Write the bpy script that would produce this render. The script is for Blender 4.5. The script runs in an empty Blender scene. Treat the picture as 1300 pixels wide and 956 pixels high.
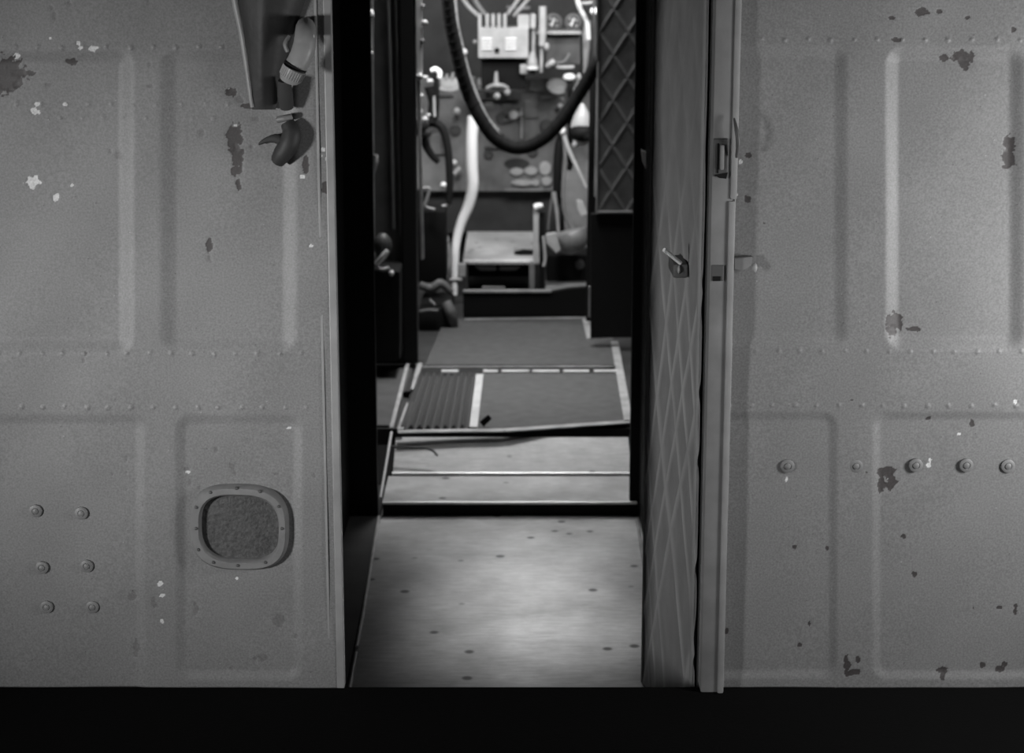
import bpy, bmesh, math, random
import numpy as np
from mathutils import Vector, Matrix, noise

sc = bpy.context.scene
COL = sc.collection

# ------------------------------------------------------------------ camera
F, CX, CY = 2350.0, 650.0, 433.0
PIT = math.radians(11.84)
H = 1.4575                                   # eye height above the passage floor (z = 0)
cam = bpy.data.cameras.new('camera'); co = bpy.data.objects.new('camera', cam); COL.objects.link(co)
cam.sensor_width = 36.0; cam.lens = F / 1300 * 36
cam.shift_y = -45.0 / 1300
co.location = (0, 0, H); co.rotation_euler = (math.radians(90) - PIT, 0, 0)
cam.clip_start = 0.05; cam.clip_end = 60
cam.dof.use_dof = True; cam.dof.focus_distance = 3.0; cam.dof.aperture_fstop = 6.3
sc.camera = co
sc.view_settings.view_transform = 'Standard'; sc.view_settings.look = 'None'
sc.view_settings.exposure = 0.0; sc.view_settings.gamma = 1.0
sc.view_settings.use_curve_mapping = False

w = bpy.data.worlds.new('world'); sc.world = w; w.use_nodes = True
w.node_tree.nodes['Background'].inputs[0].default_value = (1, 1, 1, 1)
w.node_tree.nodes['Background'].inputs[1].default_value = 0.012

def area(name, loc, target, sx, sy, power, spread=180):
    d = bpy.data.lights.new(name, 'AREA'); d.shape = 'RECTANGLE'; d.size = sx; d.size_y = sy; d.energy = power
    d.spread = math.radians(spread)
    o = bpy.data.objects.new(name, d); COL.objects.link(o); o.location = loc
    o.rotation_euler = (Vector(target) - Vector(loc)).to_track_quat('-Z', 'Y').to_euler()
    return o
# daylight through the cabin windows either side of the bulkhead
area('daylight_cabin_left', (-2.1, 0.9, 0.95), (-0.36, 2.875, 0.85), 0.3, 0.3, 3.4, 42)
area('daylight_cabin_right', (1.35, 2.35, 1.0), (0.7, 2.875, 0.9), 0.3, 0.3, 12)
area('cabin_back_fill', (-0.9, -2.0, 0.9), (-0.2, 2.875, 0.6), 1.0, 0.5, 3)  # unseen fill added behind the camera
# added unseen fill lights for passage and cockpit, then daylight through the windscreen
area('passage_fill', (0.0, 4.7, 2.15), (0.0, 4.85, 0.0), 0.3, 0.2, 0.6, 60)  # general fill added over the passage, no visible source
area('passage_pool_fill', (0.04, 4.07, 2.2), (0.05, 4.07, 0), 0.85, 0.1, 1.0, 18)  # unseen light added to shape the bright pool on the floor
area('cockpit_overhead_fill', (0.0, 6.1, 2.1), (0.0, 7.6, 0.6), 0.4, 0.3, 24)  # unseen fill added to brighten surfaces facing the camera
area('cockpit_side_fill_left', (-0.5, 6.45, 1.5), (0.0, 8.1, 0.7), 0.2, 0.2, 9)  # added fill standing in for side window light
area('cockpit_side_fill_right', (0.5, 6.5, 1.5), (0.0, 8.1, 0.7), 0.2, 0.2, 9)  # same added fill from the other side
area('cockpit_floor_fill', (0.0, 5.7, 2.2), (0.0, 5.6, 0.0), 0.5, 0.3, 6, 60)  # unseen fill added to brighten the step plates and forward floor
area('windscreen_daylight', (0.0, 8.2, 2.25), (0.02, 6.9, 0.2), 1.3, 0.4, 3.5)

# ------------------------------------------------------------------ helpers
cp, sp = math.cos(PIT), math.sin(PIT)
def P(px, py, Y):
    """world point on the vertical plane at distance Y that lies on the ray through a photo pixel"""
    a, b = (px - CX) / F, -(py - CY) / F
    dx, dy, dz = a, cp + b * sp, -sp + b * cp
    t = Y / dy
    return Vector((dx * t, Y, H + dz * t))
def PZ(px, py, z):
    a, b = (px - CX) / F, -(py - CY) / F
    dx, dy, dz = a, cp + b * sp, -sp + b * cp
    t = (z - H) / dz
    return Vector((dx * t, dy * t, z))
def S(Y, py=250):
    """metres per photo pixel at distance Y"""
    return (P(CX + 1, py, Y) - P(CX, py, Y)).x
def uv(X, Y, Z):
    d = Z - H
    zc = Y * cp - d * sp; yc = Y * sp + d * cp
    return CX + F * X / zc, CY - F * yc / zc

MATS = {}
def mat(name, g, rough=0.6, metal=0.0, var=0.0, scale=6.0, bump=0.0, bscale=60.0, spec=0.5):
    m = bpy.data.materials.new(name); m.use_nodes = True
    nt = m.node_tree; b = nt.nodes['Principled BSDF']
    b.inputs['Base Color'].default_value = (g, g, g, 1)
    b.inputs['Roughness'].default_value = rough; b.inputs['Metallic'].default_value = metal
    b.inputs['Specular IOR Level'].default_value = spec
    tc = nt.nodes.new('ShaderNodeTexCoord')
    if var:
        n = nt.nodes.new('ShaderNodeTexNoise'); n.inputs['Scale'].default_value = scale; n.inputs['Detail'].default_value = 6
        nt.links.new(tc.outputs['Object'], n.inputs['Vector'])
        r = nt.nodes.new('ShaderNodeMapRange'); r.inputs[1].default_value = .3; r.inputs[2].default_value = .7
        r.inputs[3].default_value = g * (1 - var); r.inputs[4].default_value = g * (1 + var)
        nt.links.new(n.outputs['Fac'], r.inputs[0]); nt.links.new(r.outputs[0], b.inputs['Base Color'])
    if bump:
        n2 = nt.nodes.new('ShaderNodeTexNoise'); n2.inputs['Scale'].default_value = bscale; n2.inputs['Detail'].default_value = 4
        nt.links.new(tc.outputs['Object'], n2.inputs['Vector'])
        bp = nt.nodes.new('ShaderNodeBump'); bp.inputs['Strength'].default_value = bump; bp.inputs['Distance'].default_value = .002
        nt.links.new(n2.outputs['Fac'], bp.inputs['Height']); nt.links.new(bp.outputs[0], b.inputs['Normal'])
    MATS[name] = m
    return m

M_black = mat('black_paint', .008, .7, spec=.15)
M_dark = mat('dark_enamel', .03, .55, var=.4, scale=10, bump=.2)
M_dgrey = mat('dark_grey_paint', .075, .5, var=.25, scale=12, bump=.2)
M_grey = mat('mid_grey_paint', .19, .5, var=.25, scale=14, bump=.2)
M_lgrey = mat('light_grey_paint', .42, .45, var=.15, scale=20)
M_white = mat('worn_white', .85, .35)
M_metal = mat('bare_metal', .7, .4, .4, var=.15, scale=15)
M_dmetal = mat('dull_metal', .4, .5, .3, var=.3, scale=15, bump=.2)
M_rubber = mat('black_rubber', .02, .75, bump=.4, bscale=200, spec=.25)
M_leather = mat('dark_leather', .01, .75, bump=.5, bscale=90, spec=.2)
M_cfloor = mat('cabin_floor_rubber', .004, .9, bump=.3, bscale=160, spec=.05)

def floor_metal(name, g, rough, metal):
    """worn duralumin: brushed scratches, blotches and dark drips"""
    m = mat(name, g, rough, metal); nt = m.node_tree; b = nt.nodes['Principled BSDF']
    N, L = nt.nodes.new, nt.links.new
    tc = N('ShaderNodeTexCoord')
    n1 = N('ShaderNodeTexNoise'); n1.inputs['Scale'].default_value = 5; n1.inputs['Detail'].default_value = 8; n1.inputs['Roughness'].default_value = .7
    mp = N('ShaderNodeMapping'); mp.inputs['Scale'].default_value = (1, 9, 1)
    n2 = N('ShaderNodeTexNoise'); n2.inputs['Scale'].default_value = 22; n2.inputs['Detail'].default_value = 5
    vo = N('ShaderNodeTexVoronoi'); vo.inputs['Scale'].default_value = 13
    L(tc.outputs['Object'], n1.inputs['Vector']); L(tc.outputs['Object'], mp.inputs[0]); L(mp.outputs[0], n2.inputs['Vector'])
    L(tc.outputs['Object'], vo.inputs['Vector'])
    r1 = N('ShaderNodeMapRange'); r1.inputs[1].default_value = .32; r1.inputs[2].default_value = .68; r1.inputs[3].default_value = g * .72; r1.inputs[4].default_value = g * 1.25
    L(n1.outputs['Fac'], r1.inputs[0])
    r2 = N('ShaderNodeMapRange'); r2.inputs[1].default_value = .3; r2.inputs[2].default_value = .7; r2.inputs[3].default_value = .85; r2.inputs[4].default_value = 1.12
    L(n2.outputs['Fac'], r2.inputs[0])
    mu = N('ShaderNodeMath'); mu.operation = 'MULTIPLY'; L(r1.outputs[0], mu.inputs[0]); L(r2.outputs[0], mu.inputs[1])
    r3 = N('ShaderNodeMapRange'); r3.inputs[1].default_value = .10; r3.inputs[2].default_value = .18; r3.inputs[3].default_value = .25; r3.inputs[4].default_value = 1
    L(vo.outputs['Distance'], r3.inputs[0])
    # only some cells carry a drip
    gt = N('ShaderNodeMath'); gt.operation = 'GREATER_THAN'; gt.inputs[1].default_value = .45
    sx = N('ShaderNodeSeparateColor'); L(vo.outputs['Color'], sx.inputs[0]); L(sx.outputs[0], gt.inputs[0])
    mx = N('ShaderNodeMix'); mx.data_type = 'FLOAT'; L(gt.outputs[0], mx.inputs[0]); mx.inputs[2].default_value = 1.0; L(r3.outputs[0], mx.inputs[3])
    m2 = N('ShaderNodeMath'); m2.operation = 'MULTIPLY'; L(mu.outputs[0], m2.inputs[0]); L(mx.outputs[0], m2.inputs[1])
    L(m2.outputs[0], b.inputs['Base Color'])
    rr = N('ShaderNodeMapRange'); rr.inputs[1].default_value = .3; rr.inputs[2].default_value = .7; rr.inputs[3].default_value = rough * .85; rr.inputs[4].default_value = rough * 1.25
    L(n1.outputs['Fac'], rr.inputs[0]); L(rr.outputs[0], b.inputs['Roughness'])
    return m
M_floor = floor_metal('passage_floor_metal', .5, .45, .2)
M_kick = floor_metal('kick_plate_metal', .46, .65, .0)
M_plate = floor_metal('step_plate_metal', .5, .42, .2)

def wall_mat():
    """painted bulkhead; the attribute 'wear' carries flaked paint (0 dark, 1 bright bare metal, .5 paint)"""
    m = mat('bulkhead_paint', .2, .55); nt = m.node_tree; b = nt.nodes['Principled BSDF']
    N, L = nt.nodes.new, nt.links.new
    tc = N('ShaderNodeTexCoord'); at = N('ShaderNodeAttribute'); at.attribute_name = 'wear'
    n1 = N('ShaderNodeTexNoise'); n1.inputs['Scale'].default_value = 9; n1.inputs['Detail'].default_value = 8
    n2 = N('ShaderNodeTexNoise'); n2.inputs['Scale'].default_value = 330; n2.inputs['Detail'].default_value = 3
    L(tc.outputs['Object'], n1.inputs['Vector']); L(tc.outputs['Object'], n2.inputs['Vector'])
    a = N('ShaderNodeMapRange'); a.inputs[1].default_value = .3; a.inputs[2].default_value = .7; a.inputs[3].default_value = .94; a.inputs[4].default_value = 1.06
    c = N('ShaderNodeMapRange'); c.inputs[1].default_value = .3; c.inputs[2].default_value = .7; c.inputs[3].default_value = .8; c.inputs[4].default_value = 1.2
    L(n1.outputs['Fac'], a.inputs[0]); L(n2.outputs['Fac'], c.inputs[0])
    mu = N('ShaderNodeMath'); mu.operation = 'MULTIPLY'; L(a.outputs[0], mu.inputs[0]); L(c.outputs[0], mu.inputs[1])
    cr = N('ShaderNodeValToRGB'); L(at.outputs['Fac'], cr.inputs[0])
    e = cr.color_ramp; e.elements[0].position = .22; e.elements[0].color = (.055, .05, .05, 1)
    e.elements[1].position = .78; e.elements[1].color = (.62, .62, .62, 1)
    for p in (.38, .62):
        k = e.elements.new(p); k.color = (.2, .2, .2, 1)
    vm = N('ShaderNodeVectorMath'); vm.operation = 'SCALE'; L(cr.outputs[0], vm.inputs[0]); L(mu.outputs[0], vm.inputs['Scale'])
    L(vm.outputs[0], b.inputs['Base Color'])
    bp = N('ShaderNodeBump'); bp.inputs['Strength'].default_value = .25; bp.inputs['Distance'].default_value = .001
    L(n1.outputs['Fac'], bp.inputs['Height']); L(bp.outputs[0], b.inputs['Normal'])
    return m
M_wall = wall_mat()
M_paint = mat('grey_frame_paint', .2, .5, var=.15, scale=20, bump=.3)
M_pale = mat('pale_frame_paint', .27, .45, var=.15, scale=20, bump=.2)
M_flake = mat('flaked_primer', .035, .8)

def tag(o, label=None, cat=None, group=None, kind=None):
    if label: o['label'] = label
    if cat: o['category'] = cat
    if group: o['group'] = group
    if kind: o['kind'] = kind
    return o

class MB:
    def __init__(s): s.bm = bmesh.new()
    def box(s, a, b, bev=0.0):
        a, b = Vector(a), Vector(b); t = bmesh.new()
        bmesh.ops.create_cube(t, size=1.0)
        c = (a + b) / 2; d = b - a
        for v in t.verts: v.co = Vector((v.co.x * abs(d.x), v.co.y * abs(d.y), v.co.z * abs(d.z))) + c
        if bev: bmesh.ops.bevel(t, geom=t.edges[:], offset=min(bev, min(abs(x) for x in d) * .45), segments=2, affect='EDGES', profile=.6)
        s.add(t); return s
    def add(s, t):
        me = bpy.data.meshes.new('tmp'); t.to_mesh(me); t.free(); s.bm.from_mesh(me); bpy.data.meshes.remove(me)
    def pbox(s, x0, y0, x1, y1, Y0, Y1, bev=.3):
        """box from a photo rectangle on the plane Y0, reaching back to Y1; bev in pixels"""
        a = P(x0, y1, Y0); b = P(x1, y0, Y0)
        return s.box((a.x, Y0, a.z), (b.x, Y1, b.z), bev * S(Y0))
    def prism(s, pts, Y0, Y1, bev=0):
        t = bmesh.new()
        f = [t.verts.new(P(x, y, Y0)) for x, y in pts]
        g = [t.verts.new(v.co + Vector((0, Y1 - Y0, 0))) for v in f]
        n = len(f)
        t.faces.new(f); t.faces.new(g[::-1])
        for i in range(n): t.faces.new((f[i], g[i], g[(i + 1) % n], f[(i + 1) % n]))
        bmesh.ops.recalc_face_normals(t, faces=t.faces[:])
        if bev: bmesh.ops.bevel(t, geom=t.edges[:], offset=bev * S(Y0), segments=2, affect='EDGES')
        s.add(t); return s
    def tube(s, pts, r, n=12, closed=False):
        pts = [Vector(p) for p in pts]; N = len(pts)
        rr = r if isinstance(r, (list, tuple)) else [r] * N
        rings = []; up = None
        for i, p in enumerate(pts):
            if closed: d = pts[(i + 1) % N] - pts[i - 1]
            else: d = pts[min(i + 1, N - 1)] - pts[max(i - 1, 0)]
            if d.length < 1e-9: d = Vector((0, 0, 1))
            d.normalize()
            if up is None: up = d.orthogonal().normalized()
            u = (up - d * up.dot(d)); u = u.normalized() if u.length > 1e-6 else d.orthogonal().normalized()
            up = u; v = d.cross(u)
            rings.append([s.bm.verts.new(p + (u * math.cos(2 * math.pi * k / n) + v * math.sin(2 * math.pi * k / n)) * rr[i]) for k in range(n)])
        m = N if closed else N - 1
        for i in range(m):
            a, b = rings[i], rings[(i + 1) % N]
            for k in range(n): s.bm.faces.new((a[k], a[(k + 1) % n], b[(k + 1) % n], b[k]))
        if not closed: s.bm.faces.new(rings[0][::-1]); s.bm.faces.new(rings[-1])
        return s
    def ptube(s, pts, r, smooth=True, n=12):
        """pts (px, py, Y), r in pixels (number or list)"""
        rr = r if isinstance(r, (list, tuple)) else [r] * len(pts)
        q = [P(*p) for p in pts]; rw = [rr[i] * S(pts[i][2]) for i in range(len(pts))]
        if smooth and len(q) > 2:
            o, ro = [], []
            for i in range(len(q) - 1):
                p0, p1, p2, p3 = q[max(i - 1, 0)], q[i], q[i + 1], q[min(i + 2, len(q) - 1)]
                for k in range(6):
                    t = k / 6
                    o.append(.5 * ((2 * p1) + (p2 - p0) * t + (2 * p0 - 5 * p1 + 4 * p2 - p3) * t * t + (3 * p1 - p0 - 3 * p2 + p3) * t ** 3))
                    ro.append(rw[i] * (1 - t) + rw[i + 1] * t)
            o.append(q[-1]); ro.append(rw[-1]); q, rw = o, ro
        return s.tube(q, rw, n)
    def ball(s, c, rx, ry=None, rz=None, seg=16):
        ry = ry or rx; rz = rz or rx
        t = bmesh.new(); bmesh.ops.create_uvsphere(t, u_segments=seg, v_segments=max(8, seg // 2), radius=1)
        for v in t.verts: v.co = Vector((v.co.x * rx, v.co.y * ry, v.co.z * rz)) + Vector(c)
        s.add(t); return s
    def pball(s, px, py, Y, r, rz=None):
        k = S(Y); return s.ball(P(px, py, Y), r * k, r * k, (rz or r) * k)
    def disc(s, px, py, Y, r, depth, prof=None, n=28, rz=None):
        """lathe facing the camera: prof = [(radius fraction, forward metres)]"""
        k = S(Y); c = P(px, py, Y); prof = prof or [(1, -depth), (1, 0), (.0, 0)]
        rings = []
        for f, fw in prof:
            f = max(f, .002)
            rings.append([s.bm.verts.new(c + Vector((math.cos(2 * math.pi * j / n) * f * r * k, -fw, math.sin(2 * math.pi * j / n) * f * (rz or r) * k))) for j in range(n)])
        for a, b in zip(rings, rings[1:]):
            for j in range(n): s.bm.faces.new((a[j], a[(j + 1) % n], b[(j + 1) % n], b[j]))
        s.bm.faces.new(rings[-1]); s.bm.faces.new(rings[0][::-1])
        return s
    def build(s, name, m, parent=None, smooth=False):
        bmesh.ops.recalc_face_normals(s.bm, faces=s.bm.faces[:])
        me = bpy.data.meshes.new(name)
        if parent is None:                                    # origin at the thing's own base centre
            xs = [v.co for v in s.bm.verts]
            lo = Vector((min(v.x for v in xs), min(v.y for v in xs), min(v.z for v in xs)))
            hi = Vector((max(v.x for v in xs), max(v.y for v in xs), max(v.z for v in xs)))
            c = Vector(((lo.x + hi.x) / 2, (lo.y + hi.y) / 2, lo.z))
        else:
            c = WORLD(parent)
        for v in s.bm.verts: v.co -= c
        s.bm.to_mesh(me); s.bm.free(); me.materials.append(m)
        o = bpy.data.objects.new(name, me); COL.objects.link(o)
        if parent is None: o.location = c
        else: o.parent = parent
        if smooth:
            me.polygons.foreach_set('use_smooth', [True] * len(me.polygons))
            me.set_sharp_from_angle(angle=math.radians(40))
        return o
def WORLD(o):
    c = Vector(o.location)
    while o.parent: o = o.parent; c += Vector(o.location)
    return c
def root(name, label, cat, loc, group=None, kind=None):
    o = bpy.data.objects.new(name, None); COL.objects.link(o); o.location = loc; o.empty_display_size = .05
    return tag(o, label, cat, group, kind)
def struct(name, mb, m, smooth=False):
    return tag(mb.build(name, m, smooth=smooth), kind='structure')

# ------------------------------------------------------------------ structure
YW = 2.875
ZC = P(650, 873, YW).z          # cabin floor where it meets the bulkhead
def lerp_edge(pts, y):
    for (x0, y0), (x1, y1) in zip(pts, pts[1:]):
        if y <= y1 or (x1, y1) == pts[-1]: return x0 + (x1 - x0) * (y - y0) / (y1 - y0)

random.seed(4)
def smooth01(t): t = np.clip(t, 0, 1); return t * t * (3 - 2 * t)
def rbox(U, V, r, rad):
    x0, y0, x1, y1 = r; cx, cy = (x0 + x1) / 2, (y0 + y1) / 2
    qx = np.abs(U - cx) - ((x1 - x0) / 2 - rad); qy = np.abs(V - cy) - ((y1 - y0) / 2 - rad)
    return np.minimum(np.maximum(qx, qy), 0) + np.hypot(np.maximum(qx, 0), np.maximum(qy, 0)) - rad

def make_wall(name, X0, X1, Ztop, panels, rows, chips, step=.002, flange=None):
    nx = int(round((X1 - X0) / step)) + 1; nz = int(round((Ztop - ZC) / step)) + 1
    xs = np.linspace(X0, X1, nx); zs = np.linspace(ZC, Ztop, nz)
    X, Z = np.meshgrid(xs, zs)
    d = Z - H; zc = YW * cp - d * sp; yc = YW * sp + d * cp
    U = CX + F * X / zc; V = CY - F * yc / zc
    h = np.zeros_like(X)                                   # + = away from the camera
    for r, wd, dep, rad in panels:
        sd = rbox(U, V, r, rad)
        h += dep * smooth01(-sd / wd + .5)
    for (v0, u0, u1, st, amp) in rows:
        n = int((u1 - u0) / st)
        for i in range(n + 1):
            uu = u0 + i * st + random.uniform(-1.5, 1.5); vv = v0 + random.uniform(-1, 1)
            rr = random.uniform(2.2, 3.4)
            m_ = np.hypot(U - uu, V - vv) / rr
            h -= amp * np.sqrt(np.clip(1 - m_ * m_, 0, 1))
    # gentle oil-canning of the sheet
    h += .0012 * np.sin(U / 61 + 1.3) * np.sin(V / 83 + .4) + .0007 * np.sin(U / 27 + V / 41)
    wear = np.full_like(X, .5)
    for (cu, cv, ru, rv, kind) in chips:
        R = max(ru, rv) * 1.8
        idx = np.argwhere((np.abs(U - cu) < R) & (np.abs(V - cv) < R))
        for i, j in idx:
            u, v = U[i, j], V[i, j]
            q = math.hypot((u - cu) / ru, (v - cv) / rv)
            nz_ = noise.noise(Vector((u / 7.0, v / 7.0, cu))) * .55 + noise.noise(Vector((u / 2.6, v / 2.6, cv))) * .3
            t = 1 - q + nz_ * min(1, .35 + q)
            if t > 0:
                k = min(1, t * 5)
                val = .5 - .35 * k if kind == 'd' else (.5 - .17 * k if kind == 's' else .5 + .35 * k)
                wear[i, j] = val if abs(val - .5) > abs(wear[i, j] - .5) else wear[i, j]
                h[i, j] += .0004 * k
    # grain of tiny specks and scuffs
    rs = np.random.RandomState(len(chips))
    for _ in range(260):
        i, j = rs.randint(0, nz), rs.randint(0, nx); wear[i, j] = rs.choice([.2, .3, .74], p=[.5, .35, .15])
        h[i, j] -= .0006
    front = np.stack([X, YW + h, Z], -1).reshape(-1, 3)
    T = .014
    back = np.array([[X0, YW + T, ZC], [X1, YW + T, ZC], [X1, YW + T, Ztop], [X0, YW + T, Ztop]])
    nb = len(front)
    idx = np.arange(nx * nz).reshape(nz, nx)
    quads = np.stack([idx[:-1, :-1], idx[:-1, 1:], idx[1:, 1:], idx[1:, :-1]], -1).reshape(-1, 4)
    faces = quads.tolist()
    faces.append([nb + 1, nb, nb + 3, nb + 2])
    faces.append(idx[::-1, 0].tolist() + [nb, nb + 3][::1])
    faces.append(idx[:, -1].tolist() + [nb + 2, nb + 1])
    faces.append(idx[0, :].tolist()[::-1] + [nb, nb + 1])
    faces.append(idx[-1, :].tolist() + [nb + 2, nb + 3])
    me = bpy.data.meshes.new(name)
    me.from_pydata(np.vstack([front, back]).tolist(), [], faces)
    at = me.attributes.new('wear', 'FLOAT', 'POINT')
    at.data.foreach_set('value', np.concatenate([wear.ravel(), np.full(4, .5)]).astype(np.float32))
    sm = [True] * len(quads) + [False] * 5
    me.polygons.foreach_set('use_smooth', sm)
    me.materials.append(M_wall)
    o = bpy.data.objects.new(name, me); COL.objects.link(o)
    return tag(o, kind='structure')

XL = P(428, 433, YW).x
XR = P(929, 433, YW).x
ZT = P(650, -40, YW).z
chipsL = [(8,95,24,24,'d'),(2,110,22,10,'d'),(28,93,14,5,'d'),(90,78,8,6,'d'),(297,175,11,20,'d'),(301,200,9,16,'d'),(298,218,10,6,'d'),(302,236,4,9,'d'),
 (291,118,9,7,'d'),(303,127,6,6,'s'),(313,135,9,4,'d'),(255,170,5,6,'s'),(324,152,6,5,'s'),(265,311,5,8,'d'),(265,328,4,7,'s'),(150,198,5,6,'s'),(318,187,4,4,'s'),
 (69,22,4,7,'s'),(65,10,3,4,'s'),(388,210,5,13,'d'),(414,238,6,9,'d'),(87,4,4,3,'s'),(188,3,3,3,'s'),(190,82,3,4,'s'),(191,110,5,4,'s'),(60,108,5,4,'s'),(138,192,3,4,'s'),
 (273,572,4,6,'s'),(293,594,5,6,'s'),(297,601,4,4,'s'),(248,774,5,9,'s'),(333,836,7,6,'s'),(322,838,3,3,'s'),(160,583,3,4,'s'),(160,600,2,3,'s'),(160,622,2,3,'s'),
 (182,640,2,4,'s'),(399,604,3,5,'s'),(236,596,5,3,'s'),(240,613,3,5,'s'),(252,620,3,3,'s'),(142,603,2,3,'s'),(376,808,3,4,'s'),(168,757,6,8,'s'),(172,825,5,12,'s'),
 (195,765,5,9,'s'),(354,790,9,10,'s'),(292,850,4,3,'s'),(262,570,2,2,'s'),(350,603,4,3,'s'),(108,450,3,5,'s'),(106,458,3,4,'s'),
 (43,142,7,5,'b'),(45,133,4,3,'b'),(81,132,4,3,'b'),(41,231,11,8,'b'),(69,252,4,6,'b'),(103,60,4,3,'b'),(118,62,7,4,'b'),(99,55,3,3,'b'),(20,72,5,4,'b'),(19,107,5,4,'b'),
 (291,115,4,3,'b'),(298,160,2,2,'b'),(384,224,4,3,'b'),(404,131,2,4,'b'),(410,190,3,3,'b'),(395,312,3,2,'b'),(90,236,2,2,'b'),(203,742,4,4,'b'),(206,756,4,3,'b'),(205,788,3,3,'b'),
 (300,735,3,2,'b'),(407,197,2,4,'b'),(414,202,2,3,'b'),(64,49,2,2,'b'),(238,600,4,2,'b'),(366,545,3,1.5,'b')]
chipsR = [(1170,15,10,6,'d'),(1192,14,5,3,'d'),(1132,23,5,3,'d'),(1224,72,15,8,'d'),(1226,81,8,9,'d'),(1200,74,7,5,'d'),(1212,75,5,3,'d'),(1283,183,9,12,'d'),(1282,203,9,14,'d'),
 (1136,409,13,12,'d'),(1132,420,7,8,'d'),(1162,419,11,3.5,'d'),(1126,600,13,8,'d'),(1120,615,6,12,'d'),(1132,613,8,11,'d'),(1235,537,4,6,'d'),(951,197,5,4,'d'),(950,254,5,5,'d'),
 (1009,695,3,3,'d'),(1147,682,4,4,'d'),(1162,730,4,4,'d'),(1075,845,5,13,'d'),(1084,853,9,5,'d'),(1089,837,4,4,'d'),(1197,852,8,5,'d'),(1196,858,4,7,'d'),(1270,850,8,5,'d'),(1277,844,5,4,'d'),
 (1248,845,4,4,'d'),(1179,532,4,3,'d'),(1016,820,3,3,'d'),(1237,773,2,3,'d'),(970,284,2,2,'d'),(1082,508,3,2,'d'),(1229,22,4,3,'d'),(1286,37,4,4,'d'),(1138,50,7,4,'d'),(1100,600,2,2,'d'),
 (1270,772,4,3,'d'),(923,802,3,4,'d'),(1050,697,2,4,'d'),(1028,793,2,5,'d'),(1290,775,3,8,'d'),(1180,592,3,3,'b'),(1182,585,2,3,'b'),(999,610,2,4,'b'),(1289,510,3,3,'b'),(1218,552,3,2,'b'),(941,205,2,4,'b'),(936,248,3,3,'b')]
rowsL = [(60,20,290,29,.0012),(133,20,300,30,.0010),(150,75,290,28,.0009),(449,-30,400,27.5,.0014),(517,-30,400,28,.0015)]
rowsR = [(50,965,1340,30,.0015),(446,960,1340,28,.0013),(515,925,1340,28,.0015)]
panL = [((-120,72,160,440),25,.0075,12),((213,72,368,438),24,.0062,12),((-120,532,178,885),16,.0032,12),((229,532,378,858),16,.0045,14)]
panR = [((860,66,1068,432),20,.0055,10),((1133,68,1292,437),22,.0085,14),((900,528,1058,857),14,.0040,14),((1113,528,1360,857),14,.0040,14)]
wl = make_wall('wall_left', P(-70, 433, YW).x - .1, XL, ZT, panL, rowsL, chipsL)
wr = make_wall('wall_right', XR, P(1370, 433, YW).x + .1, ZT, panR, rowsR, chipsR)
# plain sheet above and outside of the detailed field
mb = MB(); xa = P(-70, 433, YW).x - .1; xb = P(1370, 433, YW).x + .1
mb.box((-1.6, YW, ZC), (xa, YW + .014, ZT)); struct('wall_outer_left', mb, M_paint)
mb = MB(); mb.box((xb, YW, ZC), (1.6, YW + .014, ZT)); struct('wall_outer_right', mb, M_paint)
mb = MB(); mb.box((-1.6, YW, ZT), (XL, YW + .014, 2.4)).box((XR, YW, ZT), (1.6, YW + .014, 2.4)).box((XL, YW, 2.15), (XR, YW + .014, 2.4))
struct('wall_above_doorway', mb, M_paint)
# flange strip along the left edge of the doorway
mb = MB()
mb.box((P(419, 433, YW).x, YW - .003, ZC), (XL + .001, YW + .018, 2.15), .0015)
mb.box((P(408, 433, YW).x, YW - .0012, ZC), (P(411, 433, YW).x, YW + .001, 2.15), .0006)
struct('trim_1', mb, M_pale)
# cabin floor
mb = MB(); mb.box((-1.7, -3, ZC - .05), (1.7, YW + .002, ZC), 0); struct('floor', mb, M_cfloor)

# passage
FZ = P(650, 550, 5.09)
ZF = .134
XLW = -.43; XRW = .335
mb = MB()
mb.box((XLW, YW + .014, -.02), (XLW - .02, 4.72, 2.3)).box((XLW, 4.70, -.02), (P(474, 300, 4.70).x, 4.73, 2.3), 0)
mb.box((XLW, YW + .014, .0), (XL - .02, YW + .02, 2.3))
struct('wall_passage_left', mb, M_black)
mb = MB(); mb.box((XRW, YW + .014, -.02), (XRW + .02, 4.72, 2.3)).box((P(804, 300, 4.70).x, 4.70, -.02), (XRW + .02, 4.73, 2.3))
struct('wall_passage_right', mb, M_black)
mb = MB(); mb.box((-1.0, YW + .014, 2.3), (1.0, 8.9, 2.33)); struct('ceiling_passage', mb, M_dark)
sL0, sL1 = PZ(482, 656, 0), PZ(444, 880, 0)
mb = MB()
def slab(mb, pts, z0, z1):
    t = bmesh.new(); f = [t.verts.new((x, y, z1)) for x, y in pts]; g = [t.verts.new((x, y, z0)) for x, y in pts]; n = len(pts)
    t.faces.new(f); t.faces.new(g[::-1])
    for i in range(n): t.faces.new((f[i], g[i], g[(i + 1) % n], f[(i + 1) % n]))
    bmesh.ops.recalc_face_normals(t, faces=t.faces[:]); mb.add(t)
yr = sL0.y
slab(mb, [(sL1.x, YW + .002), (XRW, YW + .002), (XRW, yr + .3), (sL0.x, yr + .3)], -.02, 0)
fl = struct('floor_passage', mb, M_floor)
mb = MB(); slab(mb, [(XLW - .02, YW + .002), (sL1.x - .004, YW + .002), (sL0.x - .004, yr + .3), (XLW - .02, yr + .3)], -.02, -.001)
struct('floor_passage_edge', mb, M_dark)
mb = MB(); mb.tube([PZ(481, 656, .003), PZ(461, 780, .003), PZ(453, 822, .003)], .0042, 8).tube([PZ(452, 829, .003), PZ(442, 885, .003)], .0042, 8)
struct('trim_2', mb, M_metal, True)
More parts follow.
